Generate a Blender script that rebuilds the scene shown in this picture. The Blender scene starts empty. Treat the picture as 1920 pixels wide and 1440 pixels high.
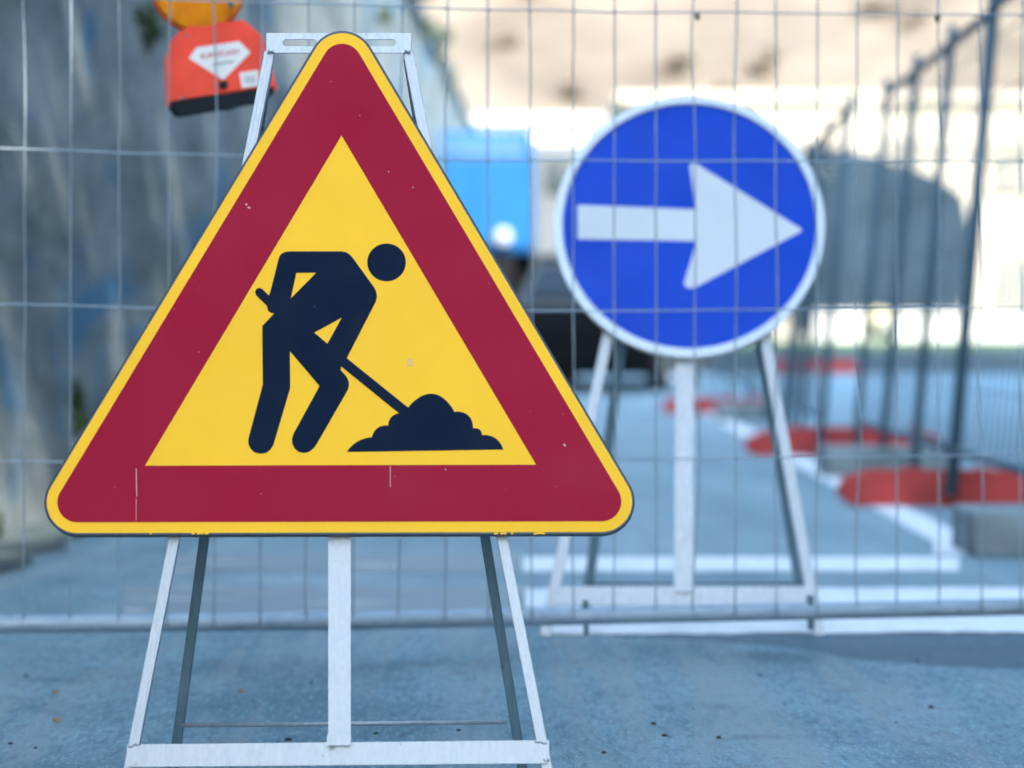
import bpy, bmesh, math, random
from mathutils import Vector, Matrix, geometry, noise
S = bpy.context.scene
C = S.collection
R = math.radians
random.seed(7)
V = Vector

# ------------------------------------------------------------------ camera
F = 5500.0                       # focal length in photo pixels (photo 1920 wide)
CAMH = 0.70
PITCH = math.atan(80 / F)
cam = bpy.data.cameras.new('camera'); cam.sensor_width = 36; cam.lens = 36 * F / 1920
cam.clip_start = 0.05; cam.clip_end = 3000
cam.dof.use_dof = True; cam.dof.focus_distance = 4.68; cam.dof.aperture_fstop = 3.1
cam.dof.aperture_blades = 0
co = bpy.data.objects.new('camera', cam); C.objects.link(co)
co.location = (0, 0, CAMH); co.rotation_euler = (math.pi / 2 - PITCH, 0, 0)
S.camera = co
# ------------------------------------------------------------------ light
SUN_EL, SUN_AZ = 32.0, 20.0      # sun behind the camera, SUN_AZ degrees to the right of straight behind
w = bpy.data.worlds.new('World'); S.world = w; w.use_nodes = True
nt = w.node_tree; bg = nt.nodes['Background']
sky = nt.nodes.new('ShaderNodeTexSky'); sky.sky_type = 'NISHITA'; sky.sun_disc = False
sky.sun_elevation = R(SUN_EL); sky.sun_rotation = R(180 - SUN_AZ)
sky.air_density = 1.0; sky.dust_density = 0.6; sky.ozone_density = 2.2
tint = nt.nodes.new('ShaderNodeMix'); tint.data_type = 'RGBA'; tint.blend_type = 'MULTIPLY'; tint.inputs[0].default_value = 1
tint.inputs[7].default_value = (1.05, 1.03, .90, 1)       # cooler, slightly cyan sky
nt.links.new(sky.outputs[0], tint.inputs[6]); nt.links.new(tint.outputs[2], bg.inputs[0]); bg.inputs[1].default_value = 0.15
sl = bpy.data.lights.new('sun', 'SUN'); sl.energy = 2.0; sl.angle = R(0.5); sl.color = (1, 0.93, 0.82)
so = bpy.data.objects.new('sun', sl); C.objects.link(so)
tosun = V((math.sin(R(SUN_AZ)) * math.cos(R(SUN_EL)), -math.cos(R(SUN_AZ)) * math.cos(R(SUN_EL)), math.sin(R(SUN_EL))))
so.rotation_euler = tosun.to_track_quat('Z', 'Y').to_euler(); so.location = (4, -12, 20)
S.view_settings.view_transform = 'Standard'; S.view_settings.look = 'None'
S.view_settings.exposure = 3.15; S.view_settings.gamma = 1

# ------------------------------------------------------------------ helpers
def ray(px, py):
    a = PITCH
    return V((0, math.cos(a), -math.sin(a))) + V((1, 0, 0)) * ((px - 960) / F) + V((0, math.sin(a), math.cos(a))) * ((720 - py) / F)
def at(px, py, y):
    d = ray(px, py); return V((0, 0, CAMH)) + d * (y / d.y)
def gz(y):                        # ground height at depth y
    return 0.0 if y < 30 else min(0.62, (y - 30) * 0.62 / 30)
class Plane:
    """a real plane in the scene: through p, with normal n; the measured outlines lie in it"""
    def __init__(s, p, n): s.p = V(p); s.n = V(n).normalized()
    def __call__(s, px, py, off=0.0):
        d = ray(px, py); c = V((0, 0, CAMH))
        t = (s.p - c).dot(s.n) / d.dot(s.n)
        return c + d * t + s.n * off
def tilt_plane(y0, deg, yaw=0):
    n = V((0, -math.cos(R(deg)), math.sin(R(deg))))
    return Plane((0, y0, 0), Matrix.Rotation(R(yaw), 3, 'Z') @ n)

class MB:
    def __init__(s): s.v = []; s.f = []
    def add(s, vs, fs):
        o = len(s.v); s.v += [tuple(x) for x in vs]; s.f += [tuple(i + o for i in f) for f in fs]; return s
    def box(s, c, d, M=None):
        c = V(c); hx, hy, hz = d[0] / 2, d[1] / 2, d[2] / 2
        vs = [V((x * hx, y * hy, z * hz)) for x in (-1, 1) for y in (-1, 1) for z in (-1, 1)]
        if M: vs = [M @ x for x in vs]
        return s.add([x + c for x in vs], [(0, 1, 3, 2), (4, 6, 7, 5), (0, 4, 5, 1), (2, 3, 7, 6), (0, 2, 6, 4), (1, 5, 7, 3)])
    def bar(s, p0, p1, w, t, n):
        """flat bar from p0 to p1, width w across, thickness t going back from face normal n"""
        p0, p1, n = V(p0), V(p1), V(n).normalized(); ax = (p1 - p0).normalized(); sd = ax.cross(n).normalized(); n = sd.cross(ax)
        vs = []
        for p in (p0, p1):
            for a, b in ((-.5, 0), (.5, 0), (.5, -1), (-.5, -1)): vs.append(p + sd * (a * w) + n * (b * t))
        return s.add(vs, [(3, 2, 1, 0), (4, 5, 6, 7), (0, 1, 5, 4), (1, 2, 6, 5), (2, 3, 7, 6), (3, 0, 4, 7)])
    def tube(s, pts, r, n=8, cap=True):
        pts = [V(p) for p in pts]; rs = r if isinstance(r, (list, tuple)) else [r] * len(pts)
        vs = []; up = None
        for i, p in enumerate(pts):
            d = (pts[min(i + 1, len(pts) - 1)] - pts[max(i - 1, 0)]).normalized()
            if up is None: up = d.orthogonal().normalized()
            up = (up - d * up.dot(d)).normalized(); sd = d.cross(up)
            for k in range(n):
                a = 2 * math.pi * k / n; vs.append(p + (up * math.cos(a) + sd * math.sin(a)) * rs[i])
        fs = []
        for i in range(len(pts) - 1):
            for k in range(n):
                k2 = (k + 1) % n; fs.append((i * n + k, i * n + k2, (i + 1) * n + k2, (i + 1) * n + k))
        if cap: fs.append(tuple(range(n))[::-1]); fs.append(tuple((len(pts) - 1) * n + k for k in range(n)))
        return s.add(vs, fs)
    def prism(s, loops, n, t0, t1):
        """loops of coplanar points (first outer, rest holes), from offset t0 (back) to t1 (front) along n"""
        n = V(n); flat = [V(p) for l in loops for p in l]
        tris = geometry.tessellate_polygon([[V(p) for p in l] for l in loops])
        N = len(flat); vs = [p + n * t1 for p in flat] + [p + n * t0 for p in flat]; fs = []
        for a, b, c in tris:
            if (flat[b] - flat[a]).cross(flat[c] - flat[a]).dot(n) < 0: b, c = c, b
            fs.append((a, b, c)); fs.append((a + N, c + N, b + N))
        o = 0
        for l in loops:
            m = len(l)
            for i in range(m):
                j = (i + 1) % m; fs.append((o + i, o + i + N, o + j + N, o + j))
            o += m
        return s.add(vs, fs)
    def lathe(s, prof, c, ax, n=32):
        """profile of (radius, height) around axis ax from centre c"""
        c = V(c); ax = V(ax).normalized(); u = ax.orthogonal().normalized(); w_ = ax.cross(u); vs = []
        for r, h in prof:
            for k in range(n):
                a = 2 * math.pi * k / n; vs.append(c + ax * h + (u * math.cos(a) + w_ * math.sin(a)) * r)
        fs = []
        for i in range(len(prof) - 1):
            for k in range(n):
                k2 = (k + 1) % n; fs.append((i * n + k, i * n + k2, (i + 1) * n + k2, (i + 1) * n + k))
        fs.append(tuple(range(n))[::-1]); fs.append(tuple((len(prof) - 1) * n + k for k in range(n)))
        return s.add(vs, fs)
    def leaves(s, c, rad, num, size, rnd, clumps=6, hollow=.2):
        c = V(c); cl = []
        for _ in range(clumps):
            v = V((rnd.gauss(0, 1), rnd.gauss(0, 1), rnd.gauss(0, 1))).normalized() * rnd.uniform(hollow, .85)
            cl.append((v, rnd.uniform(.25, .5)))
        for _ in range(num):
            v, q = rnd.choice(cl)
            d = V((rnd.gauss(0, 1), rnd.gauss(0, 1), rnd.gauss(0, 1))).normalized() * q * rnd.random() ** .45
            p = v + d; p = c + V((p.x * rad[0], p.y * rad[1], p.z * rad[2]))
            a = V((rnd.gauss(0, 1), rnd.gauss(0, 1), rnd.gauss(0, .7))).normalized(); b = a.orthogonal().normalized()
            b = Matrix.Rotation(rnd.uniform(0, 6.3), 3, a) @ b; a2 = a.cross(b); z = size * rnd.uniform(.6, 1.3)
            s.add([p - b * z * .5, p + a2 * z * .28, p + b * z * .5, p - a2 * z * .28], [(0, 1, 2, 3)])
        return s
    def build(s, name, mat, parent=None, bevel=0, smooth=False, seg=2):
        me = bpy.data.meshes.new(name); org = V((0, 0, 0))
        if parent is None:
            xs = [V(v) for v in s.v]
            org = V(((min(v.x for v in xs) + max(v.x for v in xs)) / 2, (min(v.y for v in xs) + max(v.y for v in xs)) / 2, min(v.z for v in xs)))
        else:
            q = parent
            while q is not None: org = org + q.location; q = q.parent
        me.from_pydata([tuple(V(v) - org) for v in s.v], [], s.f); me.update()
        bm = bmesh.new(); bm.from_mesh(me)
        if bevel:
            bm.normal_update()
            bmesh.ops.remove_doubles(bm, verts=bm.verts, dist=1e-6)
            bmesh.ops.dissolve_limit(bm, angle_limit=R(.5), verts=bm.verts, edges=bm.edges)
            ed = [e for e in bm.edges if len(e.link_faces) == 2 and e.calc_face_angle(0) > R(28)]
            bmesh.ops.bevel(bm, geom=ed, offset=bevel, segments=seg, affect='EDGES', profile=.6, clamp_overlap=True)
        if smooth:
            for f in bm.faces: f.smooth = True
        bm.to_mesh(me); bm.free()
        o = bpy.data.objects.new(name, me); C.objects.link(o); me.materials.append(mat)
        if parent is None: o.location = org
        else: o.parent = parent
        return o
def split(mb):
    par = list(range(len(mb.v)))
    def fd(a):
        while par[a] != a: par[a] = par[par[a]]; a = par[a]
        return a
    for f in mb.f:
        for q in f[1:]: par[fd(q)] = fd(f[0])
    gs = {}
    for f in mb.f: gs.setdefault(fd(f[0]), []).append(f)
    out = []
    for fs in gs.values():
        ids = sorted({i for f in fs for i in f}); mp = {a: b for b, a in enumerate(ids)}; m_ = MB(); m_.v = [mb.v[i] for i in ids]; m_.f = [tuple(mp[i] for i in f) for f in fs]; out.append(m_)
    return out
def build_each(mb, name, mat, parent, bevel=0): return [q.build(name, mat, parent, bevel=bevel) for q in split(mb)]
def tag(o, label=None, cat=None, group=None, kind=None):
    if label: o['label'] = label
    if cat: o['category'] = cat
    if group: o['group'] = group
    if kind: o['kind'] = kind
    return o
def thing(name, loc, label, cat, group=None):
    o = bpy.data.objects.new(name, None); C.objects.link(o); o.location = loc; o.empty_display_size = .1
    return tag(o, label, cat, group)

# ------------------------------------------------------------------ materials
def mat(name, col, rough=.6, metal=0, var=.12, scale=8, bump=0, bscale=60, spec=.5, col2=None, stretch=None, detail=6, trans=0, lo=.35, hi=.65):
    m = bpy.data.materials.new(name); m.use_nodes = True; t = m.node_tree; p = t.nodes['Principled BSDF']
    tc = t.nodes.new('ShaderNodeTexCoord'); src = tc.outputs['Object']
    if stretch:
        mp = t.nodes.new('ShaderNodeMapping'); mp.inputs['Scale'].default_value = stretch
        t.links.new(src, mp.inputs[0]); src = mp.outputs[0]
    nz = t.nodes.new('ShaderNodeTexNoise'); nz.inputs['Scale'].default_value = scale; nz.inputs['Detail'].default_value = detail
    t.links.new(src, nz.inputs[0])
    cr = t.nodes.new('ShaderNodeValToRGB'); cr.color_ramp.elements[0].position = lo; cr.color_ramp.elements[1].position = hi
    c2 = col2 or tuple(min(1, c * (1 + var)) for c in col); c1 = col if col2 else tuple(c * (1 - var) for c in col)
    cr.color_ramp.elements[0].color = (*c1, 1); cr.color_ramp.elements[1].color = (*c2, 1)
    t.links.new(nz.outputs[0], cr.inputs[0]); t.links.new(cr.outputs[0], p.inputs['Base Color'])
    p.inputs['Roughness'].default_value = rough; p.inputs['Metallic'].default_value = metal
    p.inputs['Specular IOR Level'].default_value = spec; p.inputs['Transmission Weight'].default_value = trans
    if bump:
        n2 = t.nodes.new('ShaderNodeTexNoise'); n2.inputs['Scale'].default_value = bscale; n2.inputs['Detail'].default_value = 4
        t.links.new(src, n2.inputs[0]); b = t.nodes.new('ShaderNodeBump'); b.inputs['Strength'].default_value = bump; b.inputs['Distance'].default_value = .004
        t.links.new(n2.outputs[0], b.inputs['Height']); t.links.new(b.outputs[0], p.inputs['Normal'])
    return m
class NT:
    """small node helper"""
    def __init__(s, m): s.t = m.node_tree; s.p = s.t.nodes['Principled BSDF']
    def n(s, typ, **k):
        x = s.t.nodes.new(typ)
        for a, b in k.items(): setattr(x, a, b)
        return x
    def l(s, a, b): s.t.links.new(a, b)
    def noise(s, vec, sc, det=5, rough=.5, dist=0):
        x = s.n('ShaderNodeTexNoise'); x.inputs['Scale'].default_value = sc; x.inputs['Detail'].default_value = det
        x.inputs['Roughness'].default_value = rough; x.inputs['Distortion'].default_value = dist; s.l(vec, x.inputs[0]); return x.outputs[0]
    def ramp(s, v, a, b, ca=(0, 0, 0, 1), cb=(1, 1, 1, 1)):
        x = s.n('ShaderNodeValToRGB'); e = x.color_ramp.elements; e[0].position = a; e[1].position = b; e[0].color = ca; e[1].color = cb
        s.l(v, x.inputs[0]); return x.outputs[0]
    def mix(s, f, a, b):
        x = s.n('ShaderNodeMix', data_type='RGBA')
        if isinstance(f, (int, float)): x.inputs[0].default_value = f
        else: s.l(f, x.inputs[0])
        for i, q in ((6, a), (7, b)):
            if isinstance(q, tuple): x.inputs[i].default_value = (*q[:3], 1)
            else: s.l(q, x.inputs[i])
        return x.outputs[2]
    def mul(s, a, b):
        x = s.n('ShaderNodeMath', operation='MULTIPLY')
        for i, q in ((0, a), (1, b)):
            if isinstance(q, (int, float)): x.inputs[i].default_value = q
            else: s.l(q, x.inputs[i])
        return x.outputs[0]
    def map(s, vec, sc=(1, 1, 1), rot=(0, 0, 0)):
        x = s.n('ShaderNodeMapping'); x.inputs['Scale'].default_value = sc; x.inputs['Rotation'].default_value = rot; s.l(vec, x.inputs[0]); return x.outputs[0]
    def bump(s, h, st, dist, prev=None):
        x = s.n('ShaderNodeBump'); x.inputs['Strength'].default_value = st; x.inputs['Distance'].default_value = dist; s.l(h, x.inputs['Height'])
        if prev: s.l(prev, x.inputs['Normal'])
        return x.outputs[0]
def blank(name, rough=.6, metal=0):
    m = bpy.data.materials.new(name); m.use_nodes = True; p = m.node_tree.nodes['Principled BSDF']
    p.inputs['Roughness'].default_value = rough; p.inputs['Metallic'].default_value = metal
    k = NT(m); k.pos = k.n('ShaderNodeTexCoord').outputs['Object']; return m, k

M = {}
# asphalt
m, k = blank('asphalt', .75); M['asphalt'] = m
big = k.noise(k.map(k.pos, (1, .5, 1)), 1.1, 5, .6, .4)
track = k.noise(k.map(k.pos, (5, .35, 1), (0, 0, R(28))), 1.4, 5, .65, .8)
c = k.mix(k.ramp(big, .35, .68), (.065, .165, .215), (.235, .40, .46))
mid = k.noise(k.map(k.pos, (1, .6, 1)), 3.3, 7, .68, .5); c = k.mix(k.mul(k.ramp(mid, .42, .62), .55), c, (.29, .44, .52)); mid2 = k.noise(k.map(k.pos, (1, .22, 1)), 48, 6, .8); c = k.mix(k.mul(k.ramp(mid2, .48, .62), .7), c, (.06, .12, .15)); mid3 = k.noise(k.map(k.pos, (1, .2, 1)), 95, 4, .8); c = k.mix(k.mul(k.ramp(mid3, .52, .66), .6), c, (.50, .60, .64))
c = k.mix(k.mul(k.ramp(track, .46, .66), .75), c, (.31, .37, .38))
fine = k.noise(k.pos, 420, 3, .7); c = k.mix(k.mul(k.ramp(fine, .4, .75), .5), c, (.42, .46, .46))
dk = k.noise(k.pos, 150, 2, .6); c = k.mix(k.mul(k.ramp(dk, .6, .72), .75), c, (.06, .09, .11))
st = k.noise(k.map(k.pos, (1, 1, 1)), 3.2, 6, .6, 1.0); c = k.mix(k.mul(k.ramp(st, .58, .74), .5), c, (.10, .15, .18))
k.l(c, k.p.inputs['Base Color'])
k.p.inputs['Specular IOR Level'].default_value = .08; b = k.bump(mid2, .8, .012); b = k.bump(fine, .5, .003, b); b = k.bump(dk, .5, .004, b); k.l(b, k.p.inputs['Normal'])
def plain_asphalt(name, c1, c2, c3):
    m, k = blank(name, .85); k.p.inputs['Specular IOR Level'].default_value = .08
    a = k.noise(k.map(k.pos, (1, .25, 1)), 1.6, 6, .65, .4); b_ = k.noise(k.map(k.pos, (1, .2, 1)), 40, 5, .8); tr = k.noise(k.map(k.pos, (4, .08, 1)), 1.5, 4, .6)
    c = k.mix(k.ramp(a, .35, .68), c1, c2); c = k.mix(k.mul(k.ramp(b_, .5, .66), .5), c, c3); c = k.mix(k.mul(k.ramp(tr, .5, .7), .4), c, c1)
    k.l(c, k.p.inputs['Base Color']); k.l(k.bump(b_, .5, .01), k.p.inputs['Normal']); return m
M['road'] = plain_asphalt('pale_worn_asphalt', (.20, .28, .315), (.31, .395, .43), (.17, .235, .26))
M['far_asphalt'] = plain_asphalt('dark_asphalt', (.05, .07, .075), (.08, .10, .105), (.04, .05, .06))
# cast shadow painted as a darker asphalt colour
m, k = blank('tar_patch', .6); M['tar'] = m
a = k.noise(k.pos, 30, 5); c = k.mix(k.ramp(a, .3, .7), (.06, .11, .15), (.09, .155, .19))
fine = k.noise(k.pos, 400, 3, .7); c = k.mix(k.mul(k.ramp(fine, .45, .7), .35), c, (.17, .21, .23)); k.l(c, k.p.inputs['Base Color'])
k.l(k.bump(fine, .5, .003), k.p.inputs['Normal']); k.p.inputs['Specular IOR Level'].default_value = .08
# worn road paint, dusted beige where the dust lies (towards -x)
def paint_mat(name, wear, dust):
    m, k = blank(name, .6)
    a = k.noise(k.pos, 7, 6, .7, .4); b = k.noise(k.pos, 90, 3, .7); b2 = k.noise(k.map(k.pos, (1, 4, 1)), 2.2, 5, .6, .5)
    c = k.mix(k.ramp(a, wear, wear + .16), (.70, .70, .69), (.82, .82, .82))
    
    if dust:
        c = k.mix(dust, c, (.72, .56, .46)); c = k.mix(k.ramp(b2, .55, .68), (.22, .27, .29), c)
    c = k.mix(k.mul(k.ramp(b, .56, .68), .6), c, (.15, .16, .17)); k.l(c, k.p.inputs['Base Color'])
    k.l(k.bump(b, .4, .003), k.p.inputs['Normal']); k.p.inputs['Specular IOR Level'].default_value = .1; return m
M['paint'] = paint_mat('road_paint', .38, 0)
M['paint_dusty'] = paint_mat('road_paint_dusty', .3, .72)
# retaining wall: rough grey render, streaky stains, faded blue paint marks
m, k = blank('wall_render', .85); M['wall'] = m
a = k.noise(k.map(k.pos, (1, .2, .9)), 2.4, 8, .7, .4); a2 = k.noise(k.map(k.pos, (1, .5, .35)), 3.2, 6, .7, .5)
c = k.mix(k.ramp(a, .32, .68), (.06, .09, .10), (.28, .305, .305)); c = k.mix(k.mul(k.ramp(a2, .5, .7), .5), c, (.04, .06, .07))
bl = k.noise(k.map(k.pos, (1, .35, .9)), 1.3, 4, .65, .7); c = k.mix(k.mul(k.ramp(bl, .555, .63), .75), c, (.025, .13, .24))
gr = k.noise(k.pos, 1.3, 4, .6); c = k.mix(k.mul(k.ramp(gr, .66, .74), .4), c, (.10, .14, .04))
k.l(c, k.p.inputs['Base Color']); f = k.noise(k.pos, 14, 6, .7); k.p.inputs['Specular IOR Level'].default_value = .15; k.l(k.bump(f, .9, .04), k.p.inputs['Normal'])
# galvanised steel
def galv(name, c1, c2, rough=.42, metal=.55, streak=(30, 30, 3)):
    m, k = blank(name, rough, metal)
    a = k.noise(k.map(k.pos, streak), 3, 6, .7); b = k.noise(k.pos, 260, 3, .7); c = k.mix(k.ramp(a, .3, .7), c1, c2)
    d = k.noise(k.pos, 38, 5, .7); c = k.mix(k.mul(k.ramp(d, .63, .70), .6), c, tuple(x * .35 for x in c1))
    c = k.mix(k.mul(k.ramp(b, .62, .7), .35), c, tuple(x * .5 for x in c1)); k.l(c, k.p.inputs['Base Color'])
    k.l(k.ramp(a, .2, .8, (rough - .08,) * 3 + (1,), (rough + .15,) * 3 + (1,)), k.p.inputs['Roughness'])
    k.l(k.bump(b, .25, .001), k.p.inputs['Normal']); return m
M['galv'] = galv('galvanised_steel', (.38, .42, .46), (.56, .60, .64))
M['galv_white'] = galv('pale_galvanised_steel', (.26, .30, .35), (.44, .47, .51), .42, .4)
M['galv_dark'] = galv('weathered_steel', (.07, .13, .17), (.13, .21, .26), .5, .4)  # darker steel tone for rear legs, clips and screws
M['wire'] = galv('fence_wire', (.22, .28, .33), (.36, .43, .48), .5, .5, (5, 5, 5))
M['tube'] = galv('fence_tube', (.20, .27, .34), (.34, .41, .48), .5, .3, (3, 20, 20))
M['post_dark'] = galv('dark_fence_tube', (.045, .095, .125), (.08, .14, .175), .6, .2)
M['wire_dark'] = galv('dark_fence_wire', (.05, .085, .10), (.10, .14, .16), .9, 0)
# sign faces
def face(name, col, rough=.42, var=.05, speck=.35):
    m, k = blank(name, rough); a = k.noise(k.pos, 4, 5, .6); c = k.mix(k.ramp(a, .3, .7), tuple(x * (1 - var) for x in col), tuple(min(1, x * (1 + var)) for x in col))
    sp = k.noise(k.pos, 130, 3, .5); c = k.mix(k.mul(k.ramp(sp, .755, .775), speck), c, tuple(min(1, x * .5 + .25) for x in col))
    k.l(c, k.p.inputs['Base Color']); g = k.noise(k.map(k.pos, (1, 1, 1)), 9, 5); k.l(k.ramp(g, .3, .7, (rough - .05,) * 3 + (1,), (rough + .14,) * 3 + (1,)), k.p.inputs['Roughness'])
    k.l(k.bump(k.noise(k.pos, 3, 2), .1, .01), k.p.inputs['Normal']); k.p.inputs['Specular IOR Level'].default_value = .05; return m
M['yellow'] = face('yellow_sheeting', (.95, .52, .034)); M['red'] = face('crimson_sheeting', (.32, .007, .033))
M['navy'] = face('navy_black_sheeting', (.001, .009, .030), .45, .1, .2); M['edge'] = mat('navy_edge_paint', (.012, .02, .045), .4, 0, .3, 40)
M['blue'] = face('blue_sheeting', (.008, .062, .50), .3, .12); M['white'] = face('white_sheeting', (.60, .64, .69), .35)
M['rim'] = galv('aluminium_rim', (.36, .43, .50), (.50, .56, .62), .4, .3)
M['scratch'] = mat('bare_scratch', (.50, .30, .30), .5)
# plastics and others
M['lampred'] = mat('orange_red_plastic', (.85, .075, .042), .5, 0, .08, 14, spec=.15)
M['blackpl'] = mat('black_plastic', (.006, .012, .02), .6, 0, .3, 20, spec=.15)
M['lens'] = mat('amber_lens', (1.0, .29, .010), .25, 0, .15, 22, .3, 60, spec=.25)
M['lens'].node_tree.nodes['Principled BSDF'].inputs['Subsurface Weight'].default_value = .3
M['sticker'] = mat('white_sticker', (.72, .72, .72), .5, 0, .05); M['ink'] = mat('red_ink', (.5, .06, .09), .5); M['greyink'] = mat('grey_ink', (.22, .22, .24), .5)
M['redblock'] = mat('red_rubber', (.44, .032, .026), .6, 0, .25, 5, .3, 40)
M['concrete'] = mat('concrete', (.20, .235, .24), .85, 0, .25, 6, .6, 50)
M['leaf'] = mat('leaf_green', (.022, .05, .012), .6, 0, .4, 3); M['leafdark'] = mat('leaf_dark', (.015, .03, .012), .6, 0, .4, 3)
M['drybrush'] = mat('dry_brush', (.082, .064, .046), .8, 0, .35, 2); M['bark'] = mat('bark', (.11, .08, .06), .9, 0, .3, 6, .6, 30)
M['grass'] = mat('verge_grass', (.04, .09, .03), .9, 0, .4, 2, .5, 20)
m, k = blank('dry_hillside', .9); M['hill'] = m
a = k.noise(k.pos, .16, 7, .62, .6); b = k.noise(k.pos, .6, 5, .6); c = k.mix(k.ramp(a, .36, .66), (.072, .054, .038), (.135, .108, .080)); c = k.mix(k.mul(k.ramp(b, .52, .68), .5), c, (.07, .055, .042))
k.l(c, k.p.inputs['Base Color'])
M['cream'] = mat('cream_render', (.29, .25, .20), .85, 0, .1, .5); M['whitewall'] = mat('whitewashed_wall', (.40, .385, .35), .85, 0, .06, 1)
M['stone'] = mat('pale_stone', (.17, .15, .125), .85, 0, .15, .7); M['glassdark'] = mat('dark_glass', (.02, .03, .04), .1, 0, .2, 2)
M['roof'] = mat('pale_tile', (.22, .18, .145), .8, 0, .2, 2); M['shutter'] = mat('grey_shutter', (.12, .115, .10), .7)
M['bluebody'] = mat('sky_blue_paint', (.006, .075, .21), .7, 0, .08, 1, spec=.15); M['bluelight'] = mat('pale_blue_paint', (.022, .085, .22), .35, 0, .08, 1)
M['silver'] = mat('silver_paint', (.10, .12, .13), .4, .2, .08, 1); M['vangrey'] = mat('light_grey_paint', (.085, .095, .105), .4, 0, .06, 1)
M['tyre'] = mat('tyre_rubber', (.012, .013, .014), .8); M['trim'] = mat('black_trim', (.003, .004, .006), .7, spec=.12); M['tail'] = mat('tail_lamp_red', (.35, .01, .015), .25)
M['tarp'] = mat('slate_tarpaulin', (.017, .029, .042), .95, 0, .25, .6, spec=.1); M['bloom'] = mat('pale_blossom', (.75, .66, .36), .7)
M['string'] = mat('frayed_string', (.35, .36, .33), .9); M['debris'] = mat('dark_debris', (.02, .02, .018), .9); M['leafbrown'] = mat('brown_leaf', (.25, .14, .06), .8)
M['facade'] = mat('ochre_facade', (.48, .50, .50), .85, 0, .1, .4)

def dirx(y): return 0.0209 * y         # the road runs 1.2 degrees to the right of the view
# ------------------------------------------------------------------ setting
def sheet(name, pts, m, kind='structure'):
    o = MB().add(pts, [tuple(range(len(pts)))]).build(name, m); return tag(o, kind=kind)
g = MB(); ys = [-80, -20, 0, 3, 6, 9, 12, 20, 30, 45, 60, 80, 2500]; xs = [-700, -20, -3, 0, 3, 20, 900]
for y in ys:
    for x in xs: g.v.append((x, y, gz(y)))
nx = len(xs)
for j in range(len(ys) - 1):
    for i in range(nx - 1): a = j * nx + i; g.f.append((a, a + 1, a + nx + 1, a + nx))
gr = g.build('ground', M['asphalt']); tag(gr, kind='structure')
# painted crossing bars across the road, worn away in places
def gp(px, py):
    d = ray(px, py); t = -CAMH / d.z; p = V((0, 0, CAMH)) + d * t; return p
def stripe(px0, px1, y0a, y1a, y0b, y1b, z, m, seed):
    """ragged painted bar on the ground between two measured edges"""
    rnd = random.Random(seed); a0, a1, b0, b1 = gp(px0, y0a), gp(px1, y0b), gp(px0, y1a), gp(px1, y1b); top = []; bot = []
    n = 46
    for i in range(n + 1):
        f = i / n; e = .6 if 0 < i < n else 0
        top.append(a0.lerp(a1, f) + V((0, rnd.uniform(-.022, .022), z))); bot.append(b0.lerp(b1, f) + V((0, rnd.uniform(-.018, .018), z)))
    mb = MB(); pts = top + bot; mb.v = [tuple(p) for p in pts]
    for i in range(n): mb.f.append((i, n + 1 + i, n + 2 + i, i + 1))
    o = mb.build('crossing_bar', m); tag(o, kind='structure'); return o
stripe(980, 1800, 1046, 1074, 1046, 1072, .004, M['paint'], 1)
stripe(985, 2100, 1106, 1142, 1104, 1130, .004, M['paint'], 2)
stripe(1030, 2300, 1168, 1192, 1150, 1186, .004, M['paint'], 3)
stripe(330, 978, 1040, 1074, 1040, 1076, .004, M['paint_dusty'], 4)
stripe(235, 983, 1100, 1158, 1100, 1152, .004, M['paint_dusty'], 5)
# lighter road surface past the fence, darker asphalt far off
def road(name, y0, y1, xl, xr, m, z=.002):
    mb = MB(); n = 30; rnd = random.Random(4)
    for i in range(n + 1):
        y = y0 + (y1 - y0) * i / n; mb.v += [(xl + dirx(y) + rnd.uniform(-.03, .03), y, gz(y) + z), (xr + dirx(y) + rnd.uniform(-.03, .03), y, gz(y) + z)]
    for i in range(n): mb.f.append((2 * i, 2 * i + 1, 2 * i + 3, 2 * i + 2))
    return tag(mb.build(name, m), kind='structure')
M['soil'] = mat('damp_soil', (.03, .045, .05), .95, 0, .4, 9, .6, 60, spec=.05, col2=(.10, .12, .12))
mb = MB(); rnd = random.Random(14); n = 120
for i in range(n + 1):
    y = 4 + 50 * (i / n) ** 1.3; x = -2.03 + dirx(y); mb.v += [(x - .05, y, gz(y) + .012), (x + .3 + rnd.uniform(-.07, .1), y, gz(y) + .006)]
for i in range(n): mb.f.append((2 * i, 2 * i + 1, 2 * i + 3, 2 * i + 2))
tag(mb.build('soil_strip', M['soil']), kind='structure')
road('road', 7.4, 41.5, -1.25, 1.6, M['road'])
road('far_road', 41.6, 59.5, -1.9, 60, M['far_asphalt'])
# edge line along the road
mb = MB()
for y in [9.6, 10.2, 11, 12.5, 15, 18, 22, 27, 30, 36, 45, 60]:
    x = 1.33 + dirx(y); wdt = .15 if y > 10 else .3 if y < 9.9 else .2
    mb.v += [(x - wdt / 2, y, gz(y) + .004), (x + wdt / 2, y, gz(y) + .004)]
for i in range(11): mb.f.append((2 * i, 2 * i + 1, 2 * i + 3, 2 * i + 2))
tag(mb.build('edge_line', M['paint']), kind='structure')
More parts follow.
